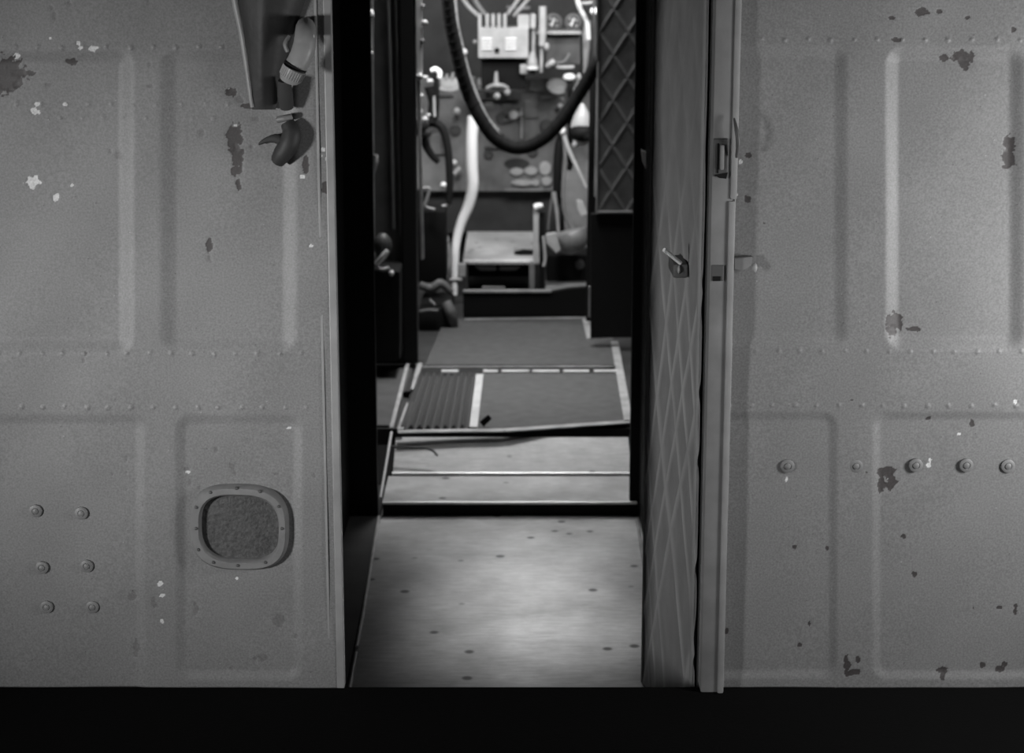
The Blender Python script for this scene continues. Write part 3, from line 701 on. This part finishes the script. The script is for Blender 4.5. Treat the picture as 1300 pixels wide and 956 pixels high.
# right column of pipes next to the quilted pad
rod('pipe', 'pale pipe curving down beside the quilted pad at the top right', 'pipe', [(728,-30,7.0),(733,0,7.0),(738,14,7.0),(745,28,7.0),(747,50,7.0)], 3.2, M_lgrey)
t_link = rod('pipe', 'short pale link between the curving pipe and the white knob', 'pipe', [(738,4,6.95),(745,4,6.95),(752,3,6.95)], 2.2, M_grey)
rod('pipe', 'grey upright pipe running down beside the quilted pad', 'pipe', [(746,26,7.05),(743,60,7.05),(741,92,7.05)], [4, 6, 3.5], M_grey)
rod('rod', 'thin dark rod left of the grey upright pipe at the pad', 'rod', [(738,45,7.0),(738.5,92,7.0)], 2, M_black)
rod('rod', 'slim upright frame rod beside the left edge of the quilted pad', 'rod', [(753,-30,6.5),(754.5,60,6.5),(754.5,85,6.5)], 1.5, M_dgrey)
rod('post', 'long dark upright post left of the partition', 'post', [(753,95,6.6),(751,200,6.6),(749,300,6.6),(748,364,6.6),(748,407,6.6)], 4.2, M_black)

# hanging hose
t = root('hose', 'thick black wrapped hose hanging in a deep loop across the cockpit', 'hose', P(655, 190, 6.5))
hp = [(565,-40,6.4),(568,0,6.42),(572,30,6.44),(579,62,6.46),(587,95,6.48),(596,122,6.5),(608,147,6.5),(624,171,6.5),(642,184,6.5),(658,188,6.5),(676,184,6.5),(695,172,6.5),(714,151,6.5),(732,124,6.5),(747,100,6.48),(756,84,6.46),(768,66,6.45)]

q = [P(*p) for p in hp]
mb = MB(); mb.ptube(hp, [8.2]*len(hp), n=16)
for i in range(len(q) - 1):
    L_ = (q[i + 1] - q[i]).length; nn = max(1, int(L_ / .026))
    for k in range(nn):
        p0 = q[i].lerp(q[i + 1], k / nn); d = (q[i + 1] - q[i]).normalized(); u = d.orthogonal().normalized(); v = d.cross(u); r = 8.6 * S(6.5)
        mb.tube([p0 + (u * math.cos(a_) + v * math.sin(a_)) * r + d * (.005 * math.sin(a_)) for a_ in [2 * math.pi * j / 14 for j in range(14)]], .0012, 5, True)
mb.build('wrapped_tube', M_leather, t, True)
mb = MB(); mb.ptube([(563,-70,6.4),(565,-38,6.4)], 9.5, False); mb.build('end_fitting', M_dmetal, t, True)
t_thin = rod('pipe', 'thin grey pipe following the left side of the black hose', 'pipe', [(576,-30,7.2),(580,25,7.2),(587,60,7.2),(595,92,7.2),(606,122,7.2),(618,148,7.2),(632,166,7.2)], 2.1, M_grey)

# bright curved pipe (control column)
t = root('control_pipe', 'bright pale curved control pipe running down left of the pedestal', 'pipe', P(577, 370, 7.2))
mb = MB(); mb.ptube([(601,148,7.1),(599,175,7.1),(599,210,7.1),(600,236,7.1),(595,260,7.1),(585,284,7.09),(579,310,7.07),(577,345,7.04),(577,375,7.02)], [7.5,7.5,7.8,7.5,7,6.2,5.4,4.6,3.5], n=20); mb.build('tube', M_white, t, True)
mb = MB(); mb.pbox(582, 335, 591, 352, 7.03, 7.06, 1.5); mb.build('side_clamp', M_dmetal, t)
mb = MB(); mb.ptube([(571,355,7.02),(586,355,7.02)], 2, False); mb.build('cross_pin', M_lgrey, t, True)
rod('pipe', 'dim slanted pipe beside the lower part of the bright control pipe', 'pipe', [(567,300,7.4),(570,330,7.4),(566,352,7.4)], 3, M_dmetal)

# bright upright lever right of the pedestal
t = root('brake_lever', 'tall pale upright lever with a rounded knob right of the pedestal', 'lever', P(682, 370, 7.0))
mb = MB(); mb.pbox(677, 266, 684, 335, 7.0, 7.04, 1.2); mb.build('arm', M_lgrey, t)
mb = MB(); mb.ptube([(679,264,7.0),(683,262,7.0),(689,261,7.0)], [4.5, 4.5, 2.8]); mb.build('knob', M_white, t, True)
mb = MB(); mb.pbox(684.5, 270, 692, 371, 7.01, 7.05, .8); mb.build('quadrant', M_black, t)
mb = MB(); mb.pbox(672, 334, 679, 371, 7.0, 7.05, 1); mb.build('lower_arm', M_grey, t)

# right control column & rudder frame
YC = 7.3
t = root('control_column', 'dark curved control column with thin pale struts on the right side', 'control column', P(708, 300, YC))
mb = MB(); mb.ptube([(714,166,YC),(710,185,YC),(708,210,YC),(707,245,YC),(706,262,YC)], [4,6,6,5.5,3]); mb.build('column', M_black, t, True)
mb = MB(); mb.ptube([(714,166,YC-.03),(722,190,YC-.03),(733,214,YC-.03),(744,238,YC-.03)], [3,3,2.4,2]); mb.build('strut', M_lgrey, t, True)
mb = MB(); mb.ptube([(716,172,YC-.02),(718,205,YC-.02),(715,240,YC-.02),(717,270,YC-.02),(728,292,YC-.02),(738,300,YC-.02)], [3,2.2,2,2.6,3,3]); mb.build('strut', M_grey, t, True)
mb = MB(); mb.ptube([(703,244,YC-.04),(707,268,YC-.04),(709,296,YC-.04)], [3,2.2,1.8]); mb.build('strut', M_lgrey, t, True)
mb = MB(); mb.ptube([(702,246,YC-.02),(698,270,YC-.02),(696,292,YC-.02)], 1.5); mb.build('strut', M_grey, t, True)
mb = MB(); mb.pball(714, 166, YC - .04, 4.2, 5); mb.build('head', M_white, t, True)
mb = MB(); mb.ptube([(718,197,YC),(724,206,YC),(722,216,YC)], 3.6); mb.build('clamp', M_black, t, True)
t = root('rudder_pedal', 'pale rudder pedal with a rounded grey heel cup at the lower right', 'pedal', P(720, 326, 7.1))
mb = MB(); mb.prism([(693,298),(706,296),(712,318),(706,322),(694,310)], 6.93, 6.97, 1); mb.build('plate', M_lgrey, t)
b = bmesh.new(); bmesh.ops.create_uvsphere(b, u_segments=24, v_segments=12, radius=1)
c = P(724, 300, 7.02); k = S(7.02)
for v in b.verts: v.co = Vector((v.co.x * 23 * k, v.co.y * .05, min(v.co.z, .3 + .25 * v.co.x) * 24 * k)) + c
mb = MB(); mb.add(b); mb.build('heel_cup', M_grey, t, True)
mb = MB(); mb.ptube([(690,300,6.94),(691,312,6.94),(692,330,6.94),(690,338,6.94)], 2); mb.build('side_link', M_lgrey, t, True)
mb = MB(); mb.prism([(732,254),(740,256),(746,272),(738,275),(733,266)], 7.0, 7.03, .8)
single('bracket', 'small bright angular bracket below the slanted strut near the post', 'bracket', mb, M_lgrey, smooth=False)
# grey side plate behind the right column
mb = MB(); mb.prism([(717,205),(748,205),(748,350),(720,350),(716,270)], 7.7, 7.74, .8)
single('side_plate', 'flat grey plate behind the slanted strut at the right', 'plate', mb, M_grey, smooth=False)
t = root('battery_box', 'black box with a dim round cap under the right rudder pedal', 'box', P(720, 362, 7.0))
mb = MB(); mb.pbox(694, 324, 747, 358, 7.1, 7.3, 2); mb.build('body', M_black, t)
mb = MB(); mb.disc(736, 336, 7.09, 6, .02, prof=[(1, -.01), (1, .006), (.8, .01), (0, .008)]); mb.build('cap', M_dgrey, t, True)
a0, a1 = P(693, 369, 6.9), P(748, 366, 6.9)
mb = MB(); mb.add(sheet([(6.82, a0.z), (7.12, a0.z + .0)], a0.x, a1.x, .01)); single('kick_board', 'grey board on the floor between lever and partition', 'board', mb, M_grey, smooth=False)

# padded cowl on the right: pale above, black below
t = root('padded_cowl', 'rounded cowl, pale above and black below, where the hose meets the right side', 'cowl', P(738, 180, 7.0))
mb = MB(); b = bmesh.new(); bmesh.ops.create_uvsphere(b, u_segments=24, v_segments=16, radius=1); c = P(739, 158, 7.0); k = S(7.0)
for v in b.verts:
    f = .45 + .55 * max(0, min(1, (1 - v.co.z) / 1.1)); v.co = Vector((v.co.x * 15 * k * f, v.co.y * .05, v.co.z * 27 * k)) + c
mb.add(b); mb.build('shell', M_lgrey, t, True)
mb = MB(); mb.ball(P(739, 168, 6.985), 16 * k, .055, 12 * k); mb.build('base', M_black, t, True)
mb = MB(); mb.tube([P(742, 175, 7.0), P(752, 172, 6.62)], .008); mb.build('arm', M_black, t, True)
t_cowl = t

# left clutter: wheel, hub, seat
YY = 6.9
t = t_yoke = root('control_yoke', 'dark control yoke with a curved wheel rim on the left of the cockpit', 'control yoke', P(550, 300, YY))
mb = MB(); mb.ptube([(530,172,YY),(537,160,YY),(550,156,YY),(561,162,YY),(567,180,YY),(570,205,YY),(571,235,YY),(570,258,YY)], [5,5,5.4,5.4,5,5,4.6,4]); mb.build('rim', M_leather, t, True)
mb = MB(); mb.ptube([(536,168,YY),(541,185,YY),(549,198,YY),(557,206,YY)], [6,5,4.5,3.5]); mb.build('spoke', M_black, t, True)
mb = MB(); mb.ptube([(545,110,YY),(549,130,YY),(548,155,YY)], [7,5,8]).ptube([(552,98,YY),(555,118,YY),(553,150,YY)], [4,3,4]); mb.build('upper_arm', M_black, t, True)
mb = MB(); mb.pball(536, 158, YY - .04, 9, 9).pball(541, 168, YY - .03, 8, 7); mb.build('hub', M_dark, t, True)
mb = MB(); mb.ptube([(551,122,YY-.03),(552,148,YY-.03)], 1.6, False); mb.build('inner_rod', M_lgrey, t, True)
mb = MB(); mb.ptube([(547,90,YY),(553,88,YY),(558,92,YY),(558,99,YY)], [2.6, 3.2, 3.4, 3]); mb.build('hook_lever', M_white, t, True)
for (x, y, rx, rz, l) in ((546,103,4.6,3.2,'bright fitting just below the pale hook lever'),(540,98,4,2.4,'pale fitting left of the hook lever'),(533,141,3.6,3,'dim fitting at the upper left of the dark wheel hub'),
                          (540,151,4.4,3.4,'pale fitting on the face of the dark wheel hub'),(544,146,3,2.2,'small fitting above the face of the dark wheel hub'),(535,121,3,2.4,'dim fitting on the left edge, above the hub')):
    mb = MB(); mb.pball(x, y, YY - .08, rx, rz); mb.build('fitting', M_lgrey, t, True)
t = root('pilot_seat', 'dark pilot seat base with grey cushion folds at the lower left', 'seat', P(560, 435, 6.7))
M_cush = mat('seat_canvas', .1, .7, var=.6, scale=18, bump=.8, bscale=50)
mb = MB(); mb.pbox(531, 392, 573, 434, 6.55, 6.9, 6); mb.build('base', M_black, t, True)
mb = MB(); mb.ptube([(533,362,6.6),(548,366,6.6),(560,360,6.6),(574,372,6.6)], [5,6,6,4]); mb.build('cushion', M_cush, t, True)
mb = MB(); mb.ptube([(566,384,6.56),(572,396,6.55),(576,410,6.56),(577,425,6.6)], [7,8,6,3]); mb.build('side_flap', M_cush, t, True)
mb = MB(); mb.ptube([(533,396,6.53),(545,394,6.53),(556,395,6.53)], 2.4); mb.build('piping', M_dgrey, t, True)
mb = MB(); mb.ptube([(545,380,6.55),(552,387,6.55)], 1.6, False); mb.build('buckle', M_dmetal, t, True)
mb = MB(); mb.pbox(531, 268, 566, 360, 6.75, 6.95, 4); mb.build('back', M_black, t, True)
mb = MB(); mb.ptube([(534,240,6.72),(545,239,6.72),(543,250,6.72),(540,262,6.72),(552,266,6.72)], 2); single('belt_buckle', 'grey buckle hanging above the back of the pilot seat', 'buckle', mb, M_dmetal)
mb = MB(); mb.ptube([(561,262,6.9),(572,260,6.9)], 1.8, False).ptube([(564,270,6.9),(563,300,6.9)], 1.8, False).ptube([(560,310,6.9),(570,306,6.9)], 1.6, False); single('bracket', 'thin grey bracket between the pilot seat and the bright pipe', 'bracket', mb, M_dmetal)
mb = MB(); mb.ptube([(579,430,6.6),(590,432,6.6)], 2.5, False).pball(592, 433, 6.6, 4, 4); single('floor_pin', 'small bright pin on the floor at the foot of the pilot seat', 'pin', mb, M_white)
mb = MB(); mb.pbox(574, 437, 583, 449, 6.3, 6.33, 1); single('floor_bracket', 'small grey bracket on the floor in front of the pilot seat', 'bracket', mb, M_dmetal, smooth=False)

# ------------------------------------------------------------------ doorway: jamb, door
def xat(pts, y): return pts[0][0] + (pts[1][0] - pts[0][0]) * (y - pts[0][1]) / (pts[1][1] - pts[0][1])
YJ = YW - .022
jx0 = P(901, 433, YJ).x; jx1 = P(926, 433, YJ).x
jx0 = P(899, 433, YJ).x
mb = MB()
zc1, zc0 = P(910, 196, YJ).z, P(910, 222, YJ).z
mb.box((jx0, YJ, ZC), (jx1, YW + .02, 2.15), .004)
tr = struct('trim_14', mb, M_paint, True)
mb = MB(); mb.box((jx1 - .006, YJ - .004, ZC), (jx1 + .004, YW + .002, P(920, 255, YJ).z), .003).box((jx1 - .004, YJ - .003, P(920, 255, YJ).z + .002), (jx1 + .006, YW + .002, 2.15), .003)
mb.build('edge_bead', M_pale, tr, True)
mb = MB(); mb.pbox(905, 176, 925, 224, YJ - .004, YJ + .004, 1.5); kp_ = mb.build('latch_keeper', M_dgrey, tr)
mb = MB(); mb.pbox(914, 184, 920, 216, YJ - .009, YJ, 2); mb.build('tongue', M_paint, kp_, True)
mb = MB(); mb.pbox(910, 182, 913, 220, YJ - .005, YJ - .003, .3).prism([(907,222),(924,219),(922,227),(913,226)], YJ - .005, YJ - .002); mb.build('slot', M_black, kp_)
mb = MB(); mb.pbox(903, 337, 919, 357, YJ - .004, YJ + .004, 1); kp_ = mb.build('latch_keeper', M_dgrey, tr)
mb = MB(); mb.pbox(905, 351, 915, 357, YJ - .006, YJ, .5); mb.build('slot', M_black, kp_)
mb = MB(); mb.ptube([(932,150,YJ-.01),(935,165,YJ-.016),(937,182,YJ-.016),(935,200,YJ-.01)], [1.2,2.6,3,1.6]); mb.build('clip', M_dgrey, tr, True)

YN, YE = 2.935, 3.55
xn = P(891, 433, YN).x; xe = P(824, 433, YE).x
d_ = root('door_1', None, None, (xn, YN, .003)); d_['kind'] = 'structure'
nrm = Vector((-(YE - YN), (xe - xn), 0)).normalized()
quilt_obj('quilted_face', quilted(lambda u: xn + (xe - xn) * u, lambda u: YN + (YE - YN) * u, .003, 2.1, 160, 520, YE - YN, .17, .23, .003, nrm, .6, 1.15), M_quilt2, d_)
b = bmesh.new()
q = [Vector((xn, YN, 0)) - nrm * .004, Vector((xe, YE, 0)) - nrm * .004, Vector((xe, YE, 0)) - nrm * .03, Vector((xn, YN, 0)) - nrm * .02]
f = [b.verts.new(v + Vector((0, 0, .003))) for v in q]; h_ = [b.verts.new(v + Vector((0, 0, 2.1))) for v in q]
b.faces.new(f[::-1]); b.faces.new(h_)
for i in range(4): b.faces.new((f[i], f[(i + 1) % 4], h_[(i + 1) % 4], h_[i]))
mb = MB(); mb.add(b); mb.build('core', M_dgrey, d_)
mb = MB(); mb.tube([(xe, YE, .003), (xe, YE, 2.1)], .006, 8); mb.build('edge_welt', M_quilt2, d_, True)
mb = MB(); mb.tube([(xn - .002, YN + .02, .003), (xn - .002, YN + .02, 2.1)], .005, 8); mb.build('edge_welt', M_quilt2, d_, True)
# handle on the door
def on_door(px, py):
    a_ = (px - CX) / F; bz = -(py - CY) / F; dx, dy, dz = a_, cp + bz * sp, -sp + bz * cp
    # intersect ray with the door plane
    n2 = Vector((-(YE - YN), (xe - xn))); t_ = (n2.x * xn + n2.y * YN) / (n2.x * dx + n2.y * dy)
    return Vector((dx * t_, dy * t_, H + dz * t_))
hd = on_door(870, 338)
mb = MB(); c = hd + nrm * .012; mb.box(c - Vector((.013, .05, .012)), c + Vector((.012, .05, .012)), .004); hb = mb.build('door_handle', M_dgrey, d_, True)
mb = MB(); p0 = P(864, 334, hd.y - .055); p1 = P(843, 317, p0.y - .02); mb.tube([p0, p1], .0036, 10); mb.build('lever', M_white, hb, True)
mb = MB(); p2 = P(862, 342, hd.y - .052); mb.ball(p2, .003, .006, .007); mb.build('button', M_pale, hb, True)
# catch on the bulkhead right of the jamb
t = root('bulkhead_catch', 'small wedge shaped catch with a pale tip on the right bulkhead beside the jamb', 'catch', P(945, 348, YW))
mb = MB(); mb.prism([(932,328),(956,326),(955,338),(942,344),(932,342)], YW - .012, YW + .004, .8); mb.build('body', M_paint, t, True)
mb = MB(); mb.pball(958, 340, YW - .010, 3.6, 6.5); mb.build('tip', M_pale, t, True)

# ------------------------------------------------------------------ things fixed to the bulkhead
def bolt(px, py, label, r=9):
    t = wr if px > 500 else wl
    mb = MB(); mb.disc(px, py, YW, r, .004, prof=[(1, -.006), (1, .0002), (.8, .0012), (.55, .0014), (.5, .0007)]); t = mb.build('bolt', M_wallpaint, t, True)
    mb = MB(); mb.disc(px, py, YW - .001, r * .5, .004, prof=[(1, 0), (.85, .0018), (.5, .0027), (0, .003)]); mb.build('head', M_wallpaint, t, True)
M_wallpaint = mat('bolt_paint', .19, .5, var=.15, scale=40, bump=.2)
for x, y, l in ((1000,592,'first domed bolt from the door in the row on the right bulkhead'),(1087,592,'second domed bolt from the door, left of the moth shaped flake'),
                (1163,591,'third domed bolt, just right of the moth shaped flake'),(1227,591,'fourth domed bolt, centre of the right lower panel'),(1280,592,'last domed bolt at the far right edge'),
                (45,649,'upper left of the six bolts at the lower left'),(103,652,'upper right of the six bolts at the lower left'),(53,721,'middle left of the six bolts at the lower left'),
                (110,719,'middle right of the six bolts at the lower left'),(59,771,'bottom left of the six bolts at the lower left'),(117,771,'bottom right of the six bolts at the lower left')):
    bolt(x, y, l, 9 if x > 500 else 8.5)

# framed vent / peep window on the left bulkhead
def superell(cx, cy, rx, ry, n=64, e=2.9, skew=0):
    o = []
    for i in range(n):
        a = 2 * math.pi * i / n; c_, s_ = math.cos(a), math.sin(a)
        o.append((cx + rx * math.copysign(abs(c_) ** (2 / e), c_) + skew * s_, cy + ry * math.copysign(abs(s_) ** (2 / e), s_) + 5 * c_ * .6))
    return o
t = root('inspection_window', 'rounded inspection window in a riveted raised frame on the left bulkhead', 'window', P(304, 722, YW))
rings = [(superell(304,669,63,54), .006), (superell(304,669,62,53), -.006), (superell(304,669,59,50.5), -.011), (superell(305,669,52,43.5), -.011), (superell(305,669,49.5,41), -.007), (superell(305,669,49,40.5), .010)]
b = bmesh.new(); vr = [[b.verts.new(P(x, y, YW) + Vector((0, dy, 0))) for x, y in pts] for pts, dy in rings]
for a_, c_ in zip(vr, vr[1:]):
    for i in range(64): b.faces.new((a_[i], a_[(i + 1) % 64], c_[(i + 1) % 64], c_[i]))
mb = MB(); mb.add(b); fr = mb.build('frame', M_wallpaint, t, True)
M_pane = mat('perforated_dark_felt', .075, .7, var=.35, scale=170, bump=1.0, bscale=220)
b = bmesh.new(); A_ = [b.verts.new(P(x, y, YW) + Vector((0, .0035, 0))) for x, y in superell(305,669,50,41.5)]; B_ = [b.verts.new(v.co + Vector((0, .004, 0))) for v in A_]
b.faces.new(A_); b.faces.new(B_[::-1])
for i in range(64): b.faces.new((A_[i], B_[i], B_[(i + 1) % 64], A_[(i + 1) % 64]))
mb = MB(); mb.add(b); mb.build('pane', M_pane, t)
for (x, y) in ((267,625),(300,620),(330,624),(354,643),(358,671),(337,714),(302,718),(271,714),(252,698),(249,671),(249,644)):
    mb = MB(); mb.disc(x, y, YW - .011, 2.4, .002, prof=[(1, 0), (.8, .0016), (0, .002)], n=12); mb.build('rivet', M_dgrey, fr, True)

# canvas duct, elbow fittings
M_duct = mat('dark_duct_cloth', .028, .6, var=.3, scale=12, bump=.5, bscale=60)
t = root('duct', 'dark tapering duct with a pale left edge hanging down the left bulkhead', 'duct', P(335, 140, YW))
mb = MB()
b = bmesh.new(); sec = []
for py, xl, xr_, dep in ((-60,288,402,.046),(0,299,388,.043),(50,308,370,.036),(100,316,356,.022),(128,319,352,.010),(139,320,350,.003)):
    row = []
    for i in range(15):
        f = i / 14; x = xl + (xr_ - xl) * f
        bulge = math.sin(math.pi * min(1, f * 1.0)) ** .6 if 0 < f < 1 else 0
        p = P(x, py, YW - .001); p.y -= dep * bulge * (1 + .03 * math.sin(f * 17)); row.append(b.verts.new(p))
    sec.append(row)
for r0, r1 in zip(sec, sec[1:]):
    for i in range(14): b.faces.new((r0[i], r0[i + 1], r1[i + 1], r1[i]))
mb.add(b); o_ = mb.build('sleeve', M_duct, t, True)
mb = MB(); mb.ptube([(293,-50,YW-.012),(299,0,YW-.012),(308,45,YW-.012),(316,100,YW-.008),(320.5,136,YW-.004)], [5.5,5,4.5,3.6,2.6]); mb.build('edge_rib', M_pale, t, True)
t = root('pipe_elbow', 'pale pipe elbow with a dark band and ribbed collar at the upper left bulkhead', 'pipe elbow', P(372, 103, YW - .03))
ye = YW - .065
mb = MB(); mb.ptube([(388,34,YW-.002),(388,42,ye+.01),(386,60,ye),(380,76,ye-.003),(375,84,ye-.004)], [12,13.5,14.5,14.5,14]); mb.build('bend', M_pale, t, True)
mb = MB(); mb.ptube([(375.5,83.5,ye-.004),(374.5,85.5,ye-.004)], [15.2,15.2], False, 24); mb.build('band', M_black, t, True)
mb = MB(); mb.ptube([(374,86.5,ye-.004),(369,97,ye-.002),(367,102,ye)], [15,14.5,12], False, 24); cl = mb.build('collar', M_pale, t, True)
mb = MB()
p0, p1 = P(374, 87, ye - .004), P(368.5, 98, ye - .002); dd = (p1 - p0).normalized(); u_ = dd.orthogonal().normalized(); v_ = dd.cross(u_); rk = 15 * S(ye)
for k_ in range(30):
    a_ = 2 * math.pi * k_ / 30; o1 = (u_ * math.cos(a_) + v_ * math.sin(a_)) * rk; mb.tube([p0 + o1, p1 + o1 * .97], .0007, 5)
mb.build('knurling', M_paint, cl, True)
mb = MB(); mb.ptube([(366,66,ye+.01),(363,56,ye+.012),(368,46,ye+.015)], [3, 4, 3]); mb.build('clip', M_paint, t, True)
mb = MB(); mb.pball(397, 47, ye - .004, 2.2, 4.5); mb.build('bright_screw', M_white, t, True)
t = root('drain_hose', 'dark hooked drain hose below the pale pipe elbow', 'hose', P(355, 208, YW - .02))
mb = MB(); mb.ptube([(361,102,YW-.03),(362,120,YW-.022),(364,136,YW-.012)], [8,10,9]); mb.build('upper_sleeve', M_flake, t, True)
mb = MB(); mb.ptube([(352,152,YW-.012),(362,150,YW-.014),(371,148,YW-.012)], [4,4.5,3.5]); mb.build('clamp', M_paint, t, True)
mb = MB(); mb.ptube([(365,156,YW-.01),(370,168,YW-.014),(367,182,YW-.016),(359,195,YW-.012),(352,205,YW-.006)], [9,12,13,12,9]); mb.build('bend', M_duct, t, True)
mb = MB(); mb.ptube([(329,183,YW-.004),(338,178,YW-.008),(350,176,YW-.012),(362,180,YW-.012)], [1.5,3.5,6,8]); mb.build('claw', M_flake, t, True)
mb = MB(); mb.ptube([(374,158,YW-.006),(377,172,YW-.008),(374,186,YW-.006)], [2.2,2.6,2]); mb.build('rim', M_pale, t, True)

# knobs, each a part of what carries it
owner = {(631,122): t_box, (644,117): t_box, (731,183): t_cowl, (539,29): t11, (533,97): t11, (537,8): t11, (536,52): t11, (589,66): t_thin, (754,14): t_link, (563,235): t_yoke}
ydeep = {(539,29): 5.93, (533,97): 5.92, (537,8): 5.93, (536,52): 5.93, (589,66): 7.19, (754,14): 6.95, (731,183): 7.0, (563,235): 6.9, (631,122): 7.66, (644,117): 7.66}
for (px, py, Y, r, rz, m, stem) in KN:
    make_knob(owner.get((px, py), t_panel), px, py, ydeep.get((px, py), Y), r, rz, m, stem)
